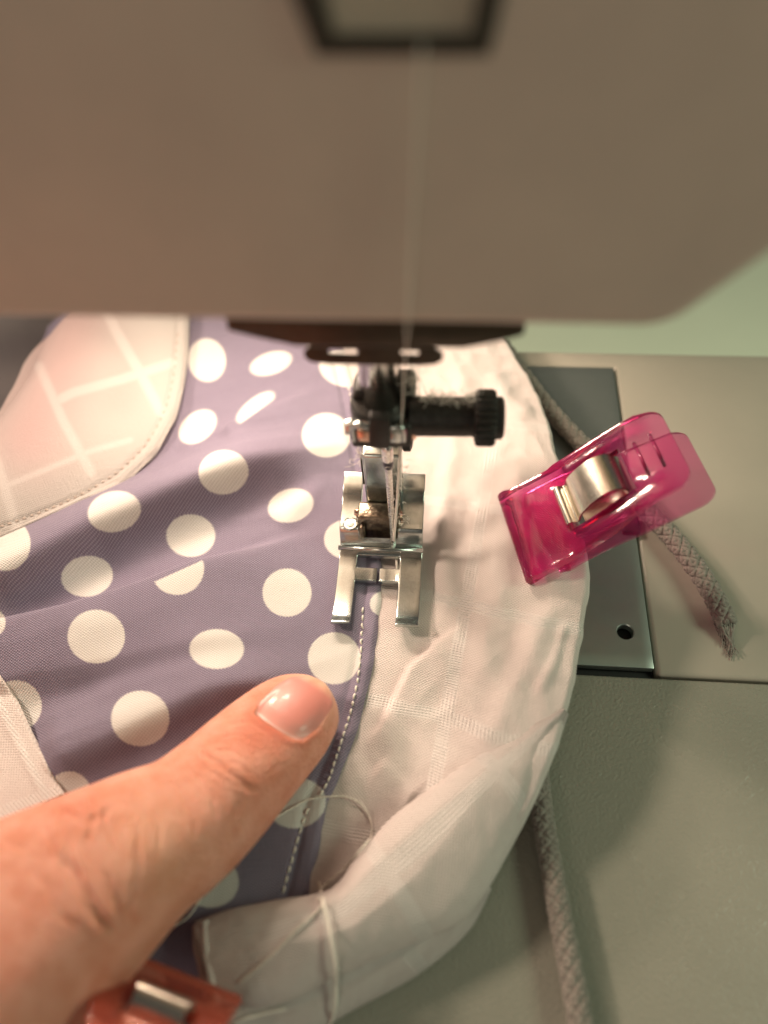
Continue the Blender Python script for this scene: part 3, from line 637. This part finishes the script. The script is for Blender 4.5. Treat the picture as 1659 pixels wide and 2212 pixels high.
# stitches
from mathutils.bvhtree import BVHTree
DG = bpy.context.evaluated_depsgraph_get()
def seat(o):
    return BVHTree.FromPolygons([tuple(v.co) for v in o.data.vertices], [tuple(p.vertices) for p in o.data.polygons])
def hit(trees, px, py, lift=0.):
    r = Vector(ray(px, py)).normalized(); best = None
    for t in trees:
        h = t.ray_cast(Vector(CAM), r)
        if h[0] is not None and (best is None or h[3] < best[3]): best = h
    if best is None: return None
    n = best[1] if best[1].dot(r) < 0 else -best[1]
    return np.array(best[0]+n*lift)
TR = {c.name: seat(c) for c in garment.children}
def stitches(poly, step, r, mat, name, trees, ln=.62, lift=.02, jit=2.):
    P = spline(np.array(poly, float), 400); L = np.r_[0, np.cumsum(np.linalg.norm(np.diff(P, axis=0), axis=1))]
    mb = MB(); s = 0
    at = lambda v: np.array([np.interp(v, L, P[:, 0]), np.interp(v, L, P[:, 1])])
    while s+step*ln < L[-1]:
        a, b = at(s), at(s+step*ln); off = np.random.uniform(-jit, jit, 2)*.5; pts = []
        for k, u in enumerate((0, .25, .5, .75, 1)):
            p = a+(b-a)*u+off*(u-.3); h = hit(trees, p[0], p[1], lift*math.sin(math.pi*u)*1.6-.012)
            if h is not None: pts.append(h)
        if len(pts) == 5: mb.add(*tube(pts, [r*.6, r, r*1.05, r, r*.6], 6))
        s += step
    o = mb.build(name, MAT[mat], garment); o['kind'] = 'stuff'; return o
tp = [TR['polka_dot_panel']]
stitches([(784, 1312), (782, 1380), (776, 1450), (762, 1520), (748, 1570), (730, 1625), (712, 1680), (690, 1722)], 17, .020, 'thread', 'seam_stitches', tp, .72, .03, 4)
stitches([(668, 1745), (650, 1790), (632, 1850), (618, 1900), (606, 1945)], 22, .018, 'thread', 'seam_stitches', tp, .8, .025)
stitches([(735, 800), (752, 835), (764, 880)], 13, .018, 'thread', 'seam_stitches', tp, .7)
stitches([(384, 720), (376, 805), (358, 880), (318, 955), (256, 1018), (180, 1065), (90, 1106), (0, 1138)], 17, .022, 'hem', 'hem_stitches', [TR['plaid_flap']], .42, .015)

# ------------------------------------------------------------------ hand
def build_hand():
    st = [  # px, py, z of the axis, half width, half thickness
        (-420, 2390, 2.2, 2.7, 2.0), (-260, 2260, 2.2, 2.4, 1.9), (-60, 2098, 2.0, 1.92, 1.55), (80, 1992, 1.85, 1.64, 1.40), (196, 1908, 1.70, 1.42, 1.25), (302, 1834, 1.52, 1.22, 1.08),
        (400, 1774, 1.32, 1.08, .97), (474, 1708, 1.15, 1.02, .90), (530, 1650, 1.0, .98, .84), (586, 1594, .86, .94, .75), (634, 1550, .76, .86, .68), (673, 1518, .68, .69, .55), (694, 1500, .64, .46, .40), (704, 1492, .62, .18, .18)]
    C = np.array([Pz(a, b, z) for a, b, z, _, _ in st]); A = np.array([[s[3], s[4]] for s in st])
    n = 150; X = spline(np.c_[C, A], n); C, A = X[:, :3], X[:, 3:]
    T = np.gradient(C, axis=0); T /= np.linalg.norm(T, axis=1)[:, None]
    U0 = np.array([-.12, .06, 1.]); m_ = 72; V = []; frames = []
    for i in range(n):
        U = U0-T[i]*(U0@T[i]); U /= np.linalg.norm(U); S = np.cross(T[i], U); frames.append((S, U))
        a, b = A[i]
        for k in range(m_):
            ph = 2*math.pi*k/m_; c, s = math.cos(ph), math.sin(ph)
            e = .88
            V.append(C[i]+S*a*math.copysign(abs(c)**e, c)+U*b*math.copysign(abs(s)**e, s))
    mb = MB(); mb.add(V, grid_faces(n, m_, True)+[tuple(range(m_))[::-1], tuple((n-1)*m_+k for k in range(m_))])
    # palm, wrist and the four fingers that lie left of the picture
    palm = [((-8.8, -11.2, 2.2), 1.9), ((-10.2, -8.0, 2.1), 2.1), ((-11.6, -5.4, 1.9), 1.7)]
    mb.add(*tube(spline([p for p, _ in palm], 20), np.interp(np.linspace(0, 1, 20), [0, .5, 1], [2.0, 2.1, 1.5]), 32))
    mb.add(*tube(spline([(-12.4, -8.6, 2.2), (-13.2, -6.6, 2.0), (-13.6, -5.2, 1.8)], 20), np.linspace(1.6, 1.2, 20), 32))
    mb.add(*tube(spline([(-7.2, -20, 2.4), (-8.6, -14, 2.3), (-9.8, -10, 2.2)], 20), np.linspace(2.9, 2.2, 20), 32))
    for k, (x, L) in enumerate(((-11.0, 6.6), (-12.7, 7.3), (-14.3, 6.8), (-15.6, 5.3))):
        yb = -5.6-.55*k*(k > 1)
        pts = [(x+.5, yb-.8, 1.9), (x, yb+L*.42, 2.05), (x-.1, yb+L*.72, 1.45), (x-.05, yb+L*.96, .72), (x, yb+L, .55)]
        mb.add(*tube(spline(pts, 40), np.interp(np.linspace(0, 1, 40), [0, .4, .75, .93, 1], [.95, .86, .75, .62, .2]), 20))
    o = mb.build('hand', MAT['skin'])
    md = o.modifiers.new('r', 'REMESH'); md.mode = 'VOXEL'; md.voxel_size = .05
    me = bpy.data.meshes.new_from_object(o.evaluated_get(bpy.context.evaluated_depsgraph_get()))
    o.modifiers.clear(); old = o.data; o.data = me; bpy.data.meshes.remove(old); me.name = 'hand'
    me.materials.clear(); me.materials.append(MAT['skin'])
    bm = bmesh.new(); bm.from_mesh(me)
    for _ in range(3): bmesh.ops.smooth_vert(bm, verts=bm.verts, factor=.5, use_axis_x=True, use_axis_y=True, use_axis_z=True)
    # finer where the thumb is in view
    vv = np.array([v.co for v in bm.verts]); qq = pix(vv); bm.verts.ensure_lookup_table()
    fin = (qq[:, 0] > -20) & (qq[:, 1] < 2240) & (vv[:, 0] > -8)
    vi = {v for v, f_ in zip(bm.verts, fin) if f_}
    es = [e for e in bm.edges if e.verts[0] in vi and e.verts[1] in vi]
    bmesh.ops.subdivide_edges(bm, edges=es, cuts=1, use_grid_fill=True, smooth=0)
    bmesh.ops.smooth_vert(bm, verts=bm.verts, factor=.5, use_axis_x=True, use_axis_y=True, use_axis_z=True)
    bm.normal_update()
    bm.to_mesh(me); bm.free()
    nv = len(me.vertices); V = np.empty(nv*3); me.vertices.foreach_get('co', V); V = V.reshape(-1, 3)
    Nn = np.empty(nv*3); me.vertex_normals.foreach_get('vector', Nn); Nn = Nn.reshape(-1, 3)
    q = pix(V); top = smooth(.05, .35, ((CAM-V)/np.linalg.norm(CAM-V, axis=1)[:, None]*Nn).sum(1))
    z3 = lambda L: [(a*.5208, 1382+b*.5208) for a, b in L]
    disp = np.zeros(nv)
    CR = [  # line, depth, width (photo pixels)
        ([(830, 440), (880, 510), (950, 560), (1020, 600), (1085, 622)], .040, 7), ([(870, 555), (960, 600), (1060, 632)], .020, 5), ([(880, 470), (960, 465), (1015, 500)], .022, 5),
        ([(930, 350), (1040, 345), (1130, 395)], .016, 4), ([(900, 400), (1000, 390), (1100, 440)], .012, 4), ([(930, 520), (990, 520), (1040, 560)], .018, 5),
        ([(230, 690), (300, 735), (350, 765), (420, 735), (480, 690)], .035, 8), ([(350, 640), (395, 720), (370, 800), (360, 860)], .035, 7), ([(430, 700), (440, 780), (480, 860), (500, 900)], .026, 7),
        ([(180, 750), (215, 850), (230, 930)], .030, 8), ([(270, 800), (290, 900), (340, 1000), (400, 1100), (455, 1180)], .035, 9), ([(230, 870), (290, 960), (370, 1110), (440, 1180), (505, 1205)], .075, 14),
        ([(430, 930), (470, 1050), (500, 1150), (510, 1200)], .032, 8), ([(560, 780), (575, 950), (548, 1090), (520, 1190)], .036, 8), ([(640, 680), (665, 800), (650, 930)], .018, 7),
        ([(760, 520), (830, 580), (880, 660), (900, 760)], .018, 7), ([(690, 570), (760, 640), (800, 720), (810, 850)], .014, 6), ([(1000, 650), (965, 740), (965, 850)], .022, 8), ([(100, 900), (180, 1010), (250, 1130), (330, 1220)], .025, 10),
        ([(300, 690), (250, 760), (255, 830)], .022, 6), ([(480, 760), (560, 740)], .014, 5), ([(1100, 560), (1150, 520), (1200, 520)], .010, 5), ([(0, 830), (100, 860), (160, 930)], .018, 9)]
    for p, a, w in CR:
        d, _, t = pdist(q+3.*np.stack([wob(q, .05, 81), wob(q, .05, 82)], 1), z3(p)); f_ = smooth(0, .2, t)*smooth(1, .8, t)*(.8+.2*np.sin(t*9))
        w = w*.9; disp += .95*(-a*np.exp(-(d/w)**2)+.4*a*np.exp(-((d-1.9*w)/(1.1*w))**2))*f_
    # knuckle puffiness
    for (a, b), r, k in (((960, 540), 95, .05), ((330, 760), 110, .05), ((620, 900), 160, .05), ((1230, 560), 90, .03)):
        c_ = z3([(a, b)])[0]; disp += k*np.exp(-(((q-c_)**2).sum(1))/(r*.52)**2)
    # nail bed: hollow and the folds round it
    NAIL = np.array([(548, 1541), (575, 1508), (612, 1475), (650, 1464), (690, 1474), (712, 1500), (712, 1535), (690, 1575), (655, 1601), (628, 1597), (585, 1570), (548, 1541)], float)
    d, s, _ = pdist(q, NAIL); ctr = NAIL.mean(0)
    inside = np.zeros(nv, bool); j = len(NAIL)-1
    for i in range(len(NAIL)):
        (xi, yi), (xj, yj) = NAIL[i], NAIL[j]
        if yi != yj: inside ^= ((yi > q[:, 1]) != (yj > q[:, 1])) & (q[:, 0] < (xj-xi)*(q[:, 1]-yi)/(yj-yi)+xi)
        j = i
    sd = np.where(inside, -d, d)
    prox = smooth(1.1, .3, ((q-ctr)@np.array([.66, -.75]))/40+.5)       # stronger folds towards the hand
    disp += (-.05*smooth(2, -6, sd)+.012*np.exp(-((sd-6)/6)**2)*prox)*1.0
    V += Nn*(disp*top)[:, None]
    me.vertices.foreach_set('co', V.ravel()); me.update()
    c1 = z3([(1090, 400)])[0]; red = .55*np.exp(-(((q-c1)/[70, 40])**2).sum(1))+.35*np.exp(-(((q-z3([(340, 720)])[0])/[75, 40])**2).sum(1))+.40*np.exp(-((sd-4)/14)**2)*prox+.25*np.exp(-(((q-z3([(1150, 620)])[0])/[60, 70])**2).sum(1))
    pale = .5*np.exp(-(((q-np.array([690, 1478]))/[60, 40])**2).sum(1))+.35*np.exp(-(((q-z3([(640, 850)])[0])/[110, 120])**2).sum(1))
    for k, a in (('red', np.clip(red, 0, 1)), ('pale', np.clip(pale, 0, 1))): me.attributes.new(k, 'FLOAT', 'POINT').data.foreach_set('value', a.astype(np.float32))
    me.polygons.foreach_set('use_smooth', np.ones(len(me.polygons), bool))
    tag(o, 'bare hand pressing its thumb on the purple polka dot fabric', 'hand')
    # nail plate sits in its bed
    tr = seat(o); o_ = z3([(0, 0)])
    root, side = np.array([594., 1571.]), np.array([46., 30.]); fw = np.array([92., -90.])
    nu, nw = 40, 32; Vn = []; al = []; ac = []
    for i in range(nu):
        for j_ in range(nw):
            u_ = i/(nu-1); w_ = j_/(nw-1)*2-1
            # outline: straight root, parallel sides, round tip
            wid = 1.28*math.sqrt(max(0, 1-max(0, (u_-.45)/.55)**2.4))*(1 if u_ > .0 else 1)
            wid = max(wid, .05)
            px = root+fw*(u_*1.12-.02+.06*w_*w_*(1-u_))+side*w_*wid*1.02
            h = hit([tr], px[0], px[1], -.004+.062*smooth(-.05, .25, u_)*(1-w_**4)-.02*(abs(w_)**6))
            if h is None: h = Pz(px[0], px[1], .8)
            Vn.append(h); al.append(u_); ac.append(w_)
    nm = obj('nail', Vn, grid_faces(nu, nw), MAT['nail'], o, attrs={'along': al, 'across': ac})
    bm = bmesh.new(); bm.from_mesh(nm.data)
    for _ in range(4): bmesh.ops.smooth_vert(bm, verts=bm.verts, factor=.5, use_axis_x=True, use_axis_y=True, use_axis_z=True)
    bm.to_mesh(nm.data); bm.free()
    return o
hand = build_hand()

# ------------------------------------------------------------------ clips
def clip(name, label, upper_mat, lower_mat, front0, front1, back, z_f, z_g, z_b, taper=.82, group='sewing clips'):
    """front0/front1: the two ends of the biting edge, back: middle of the lever end (photo pixels)"""
    a, b = Pz(*front0, z_f), Pz(*front1, z_g); o3 = (a+b)/2; e = Pz(*back, z_b)
    l = e-o3; L = np.linalg.norm(l); l /= L; w = b-a; w -= l*(w@l); Wd = np.linalg.norm(b-a); w /= np.linalg.norm(w); n_ = np.cross(l, w)
    if n_[2] < 0: n_ = -n_
    root = empty(name, tuple(o3-n_*.4), label, 'sewing clip', group)
    def fr(s, t, z, e=None):
        r_ = .35; e = e or L
        k = 1.0
        if abs(t) > Wd*.27:
            u = max((s-(e-r_))/r_, (r_*.5-s)/r_ if s < r_*.5 else 0, 0); u = min(u, 1.0) if s > 1 else 0
            k = 1-(1-math.sqrt(max(0, 1-u*u)))*.30*min(1, (abs(t)/Wd*2-.54)/.4)
        return tuple(o3+l*s+w*t*k*(1-(1-taper)*max(s, 0)/L)+n_*z)
    h = Wd/2; q = L/4.0
    S = [0, .08*q, .22*q, .32*q, .7*q, 1.1*q, 1.32*q, 1.5*q, 1.8*q, 2.2*q, 2.6*q, 2.95*q, 3.2*q, 3.5*q, 3.7*q, 3.8*q, 3.88*q, 3.94*q, 3.98*q, 4.0*q]
    T = [-h, -h*.93, -h*.62, -h*.52, -h*.25, 0, h*.25, h*.52, h*.62, h*.93, h]
    def utop(s, t):
        s /= q; z = float(np.interp(s, [0, .08, .22, .32, 1.3, 1.8, 2.6, 3.4, 4.0], [-.08, .0, .03, -.03, -.02, .04, .17, .25, .22]))
        if 1.32 < s < 3.7 and abs(t) > h*.55: z += .06
        return z
    def ubot(s, t):
        s /= q; return float(np.interp(s, [0, .32, 1.3, 2.0, 2.6, 3.2, 4.0], [-.30, -.24, -.22, -.18, .02, .14, .12]))
    V, Fc = slab(S, T, utop, ubot, mask=lambda s, t: not (1.32*q < s < 2.95*q and abs(t) < h*.52), frame=fr)
    up = bevel(obj('upper_jaw', V, Fc, MAT[upper_mat], root), .045, 3, 35)
    for s0 in (3.28, 3.62):
        V, Fc = tube([fr(s0*q, -h*.42, utop(s0*q, 0)+.0), fr(s0*q, h*.42, utop(s0*q, 0)+.0)], .035, 8); obj('grip_rib', V, Fc, MAT[upper_mat], up)
    # inner walls that carry the hinge
    for sg in (-1, 1):
        V, Fc = slab([1.35*q, 1.8*q, 2.4*q, 2.9*q], [sg*h*.56-.03, sg*h*.56+.03], lambda s, t: ubot(s, 0)+.02, lambda s, t: ubot(s, 0)-.30*math.sin((s/q-1.3)/1.65*math.pi)-.02, frame=fr)
        obj('hinge_wall', V, Fc, MAT[upper_mat], up)
    def ltop(s, t):
        s /= q; return float(np.interp(s, [0, .3, 1.3, 2.0, 2.6, 4.2], [-.46, -.42, -.42, -.48, -.62, -.84]))
    def lbot(s, t):
        s /= q; return ltop(s*q, t)-float(np.interp(s, [0, .3, 1.5, 4.2], [.20, .13, .11, .08]))
    S2 = [0, .1*q, .32*q, .8*q, 1.3*q, 1.7*q, 2.1*q, 2.6*q, 2.95*q, 3.4*q, 3.8*q, 3.9*q, 4.0*q, 4.07*q, 4.12*q, 4.15*q, 4.16*q]
    V, Fc = slab(S2, T, ltop, lbot, mask=lambda s, t: not (1.3*q < s < 2.6*q and abs(t) < h*.52), frame=lambda s, t, z: fr(s, t, z, 4.16*q))
    lo = bevel(obj('lower_jaw', V, Fc, MAT[lower_mat], root), .045, 3, 35)
    # sprung steel strip arching out of the window
    sp = spline([(1.30*q, -.02), (1.36*q, .10), (1.44*q, .11), (1.52*q, .02), (1.60*q, .03), (1.68*q, .14), (1.85*q, .26), (2.15*q, .38), (2.42*q, .42), (2.62*q, .36), (2.76*q, .20), (2.82*q, -.02), (2.80*q, -.34), (2.7*q, -.60), (2.5*q, -.78), (2.1*q, -.84), (1.5*q, -.70)], 90)
    hw = h*.44; V = []
    tg = np.gradient(sp, axis=0); tg /= np.linalg.norm(tg, axis=1)[:, None]; nn = np.c_[-tg[:, 1], tg[:, 0]]*.02
    for i in range(90):
        for dz, t in ((1, -hw), (1, hw), (-1, hw), (-1, -hw)): V.append(fr(sp[i, 0]+nn[i, 0]*dz, t, sp[i, 1]+nn[i, 1]*dz))
    obj('spring', V, grid_faces(90, 4, True)+[(0, 1, 2, 3), (356, 359, 358, 357)], MAT['spring'], root, angle=40)
    return root
clip('sewing_clip', 'hot pink clear plastic clip with steel spring on the white fabric edge beside the needle', 'pink', 'pink', (1074, 1068), (1128, 1258), (1467, 964), 1.2, 1.1, 3.25)
clip('sewing_clip', 'coral and clear plastic clip beneath the thumb at the bottom of the fabric', 'coral', 'clear', (520, 2160), (282, 2036), (282, 2300), .85, .95, 2.5)

# ------------------------------------------------------------------ threads
sew = spline([Py(914, 60, FY+.05), Py(911, 110, FY-.08), Py(893, 450, FY-.09), Py(880, 700, FY-.10), Py(878, 745, -1.35), Py(874, 800, -.9), Py(868, 905, -.42), Py(866, 935, -.46)], 120)
mb = MB(); mb.add(*tube(sew, .012, 8))
mb.add(*tube(spline([Py(867, 940, -.40), Py(864, 985, -.30), Py(858, 1080, -.18), Py(851, 1168, -.08)], 40), .026, 8))
mb.add(*tube(spline([Py(851, 1170, -.02), Py(853, 1190, .04), Pz(857, 1215, .22), Pz(859, 1240, .12), Pz(862, 1262, .08)], 30), .026, 8))
tag(mb.build('sewing_thread', MAT['thread']), 'cream thread running down the machine head and through the needle eye', 'thread')
allt = [t for t in TR.values()]
hand_t = seat(hand)
def loose(name, pts, r, label, lifts=.04, zs=None):
    P = []
    for i, (a, b) in enumerate(pts):
        h = hit(allt, a, b, lifts if not isinstance(lifts, (list, tuple)) else lifts[i])
        P.append(h if h is not None else Pz(a, b, BZ+.05))
    V, Fc = tube(spline(P, 90), r, 8); return tag(obj(name, V, Fc, MAT['thread']), label, 'thread', 'loose thread ends')
loose('loose_thread', [(590, 1772), (634, 1746), (670, 1731), (705, 1721), (740, 1722), (772, 1733), (792, 1755), (803, 1782), (805, 1804), (797, 1826), (776, 1850), (751, 1871), (722, 1896), (701, 1915), (690, 1950)], .014, 'thin white thread end looping over the seam right of the thumb', .06)
loose('loose_thread', [(688, 1905), (694, 1925), (700, 1955), (708, 1990), (716, 2030), (722, 2075), (724, 2120), (720, 2165), (708, 2225)], .026, 'thick cream thread tail hanging down over the white rolled fold', [.02, .05, .08, .1, .12, .15, .15, .12, .1])
loose('loose_thread', [(705, 1908), (692, 1925), (700, 1945), (690, 1965), (650, 2000), (590, 2060), (520, 2120)], .016, 'faint fine thread trailing diagonally across the white rolled fold', .03)
loose('loose_thread', [(448, 1925), (432, 1948), (412, 1978), (385, 1998), (360, 2008), (325, 2010)], .013, 'short white thread curving over dark purple fabric below the thumb', .07)
loose('loose_thread', [(470, 2225), (520, 2200), (560, 2188), (600, 2180), (618, 2178)], .020, 'cream thread end at the bottom edge right of the coral clip', .06)

# ------------------------------------------------------------------ braided cord
def cord(pts, r, label, fray=False):
    C = spline([Pz(*p) for p in pts], 500); L = np.r_[0, np.cumsum(np.linalg.norm(np.diff(C, axis=0), axis=1))]
    T = np.gradient(C, axis=0); T /= np.linalg.norm(T, axis=1)[:, None]
    mb = MB(); nst = 8; pitch = 6.0*r
    S = np.cross(T, [0, 0, 1.]); S /= np.linalg.norm(S, axis=1)[:, None]; U = np.cross(S, T)
    for sg in (-1, 1):
        for k in range(nst):
            ph = 2*math.pi*k/nst+sg*2*math.pi*L/pitch
            rr_ = r*(.80+.13*np.sin(nst*ph*.5*1.0+(0 if sg > 0 else math.pi)+sg*nst*math.pi*L/pitch*0))
            wv = np.sin(2*math.pi*L/pitch*nst+k*math.pi+(0 if sg > 0 else math.pi))
            rr_ = r*(.80+.12*wv)
            sq_ = .85
            P = C+S*(rr_*np.cos(ph))[:, None]+U*(rr_*np.sin(ph)*sq_)[:, None]
            mb.add(*tube(P[::2], r*.30, 6))
    mb.add(*tube(C[::5], r*.68, 10))
    if fray:
        rs = np.random.RandomState(4); e, t = C[-1], T[-1]
        dirs = [np.array([.10+.11*(k-3), -.97, -.06])+rs.normal(size=3)*[.05, .05, .03] for k in range(7)]
        for k in range(150):
            c_ = k % 7; d = dirs[c_]; off = S[-1]*(c_-3)*.048*r/.2+rs.normal(size=3)*[.022, .02, .03]
            st = C[-1-rs.randint(0, 45)]+off; ln = rs.uniform(.3, .78); ph, am = rs.uniform(0, 6.3), rs.uniform(.01, .035)
            P = np.array([st+d*ln*u+S[-1]*am*math.sin(ph+7*u)*u+rs.normal(size=3)*.006+np.array([0, 0, -.22*u*u]) for u in np.linspace(0, 1, 12)])
            P[:, 2] = np.maximum(P[:, 2], BZ+.03+rs.uniform(0, .06)); mb.add(*tube(P, np.linspace(rs.choice([.020, .028, .036]), .010, 12), 5))
    o = mb.build('braided_cord', MAT['cord']); tag(o, label, 'cord', 'grey braided cords'); return o
cz = BZ+.25
cord([(1080, 740, cz), (1150, 838, cz), (1205, 905, cz), (1265, 968, cz), (1330, 1035, cz), (1400, 1105, cz), (1455, 1165, cz), (1510, 1235, cz), (1548, 1300, cz), (1572, 1350, cz-.03)], .20, 'grey braided cord with frayed end lying across the needle plate under the pink clip', True)
cord([(1130, 1560, cz-.02), (1160, 1660, cz-.02), (1172, 1760, cz-.02), (1192, 1880, cz-.02), (1216, 2010, cz-.02), (1240, 2130, cz-.02), (1262, 2260, cz-.02)], .172, 'grey braided cord running down the textured table to the bottom edge')

# ------------------------------------------------------------------ lint on the clamp
rs = np.random.RandomState(11); mb = MB()
for k in range(190):
    zone = rs.choice(4, p=[.45, .2, .15, .2])
    if zone == 0: px, py, y = rs.uniform(905, 1030), rs.uniform(852, 868), -.05
    elif zone == 1: px, py, y = rs.uniform(885, 905), rs.uniform(800, 850), -.1
    elif zone == 2: px, py, y = rs.uniform(762, 785), rs.uniform(955, 1010), -.1
    else: px, py, y = rs.uniform(845, 875), rs.uniform(990, 1130), -.22
    p = Py(px, py, y); P = [p]; d = rs.normal(size=3)
    for _ in range(7):
        d = d*.6+rs.normal(size=3)*.8; P.append(P[-1]+d/np.linalg.norm(d)*rs.uniform(.02, .05))
    mb.add(*tube(spline(P, 14), .0045, 4, cap=False))
tag(mb.build('lint', MAT['lint']), 'white lint fuzz clinging to the black needle clamp', 'lint', kind='stuff')
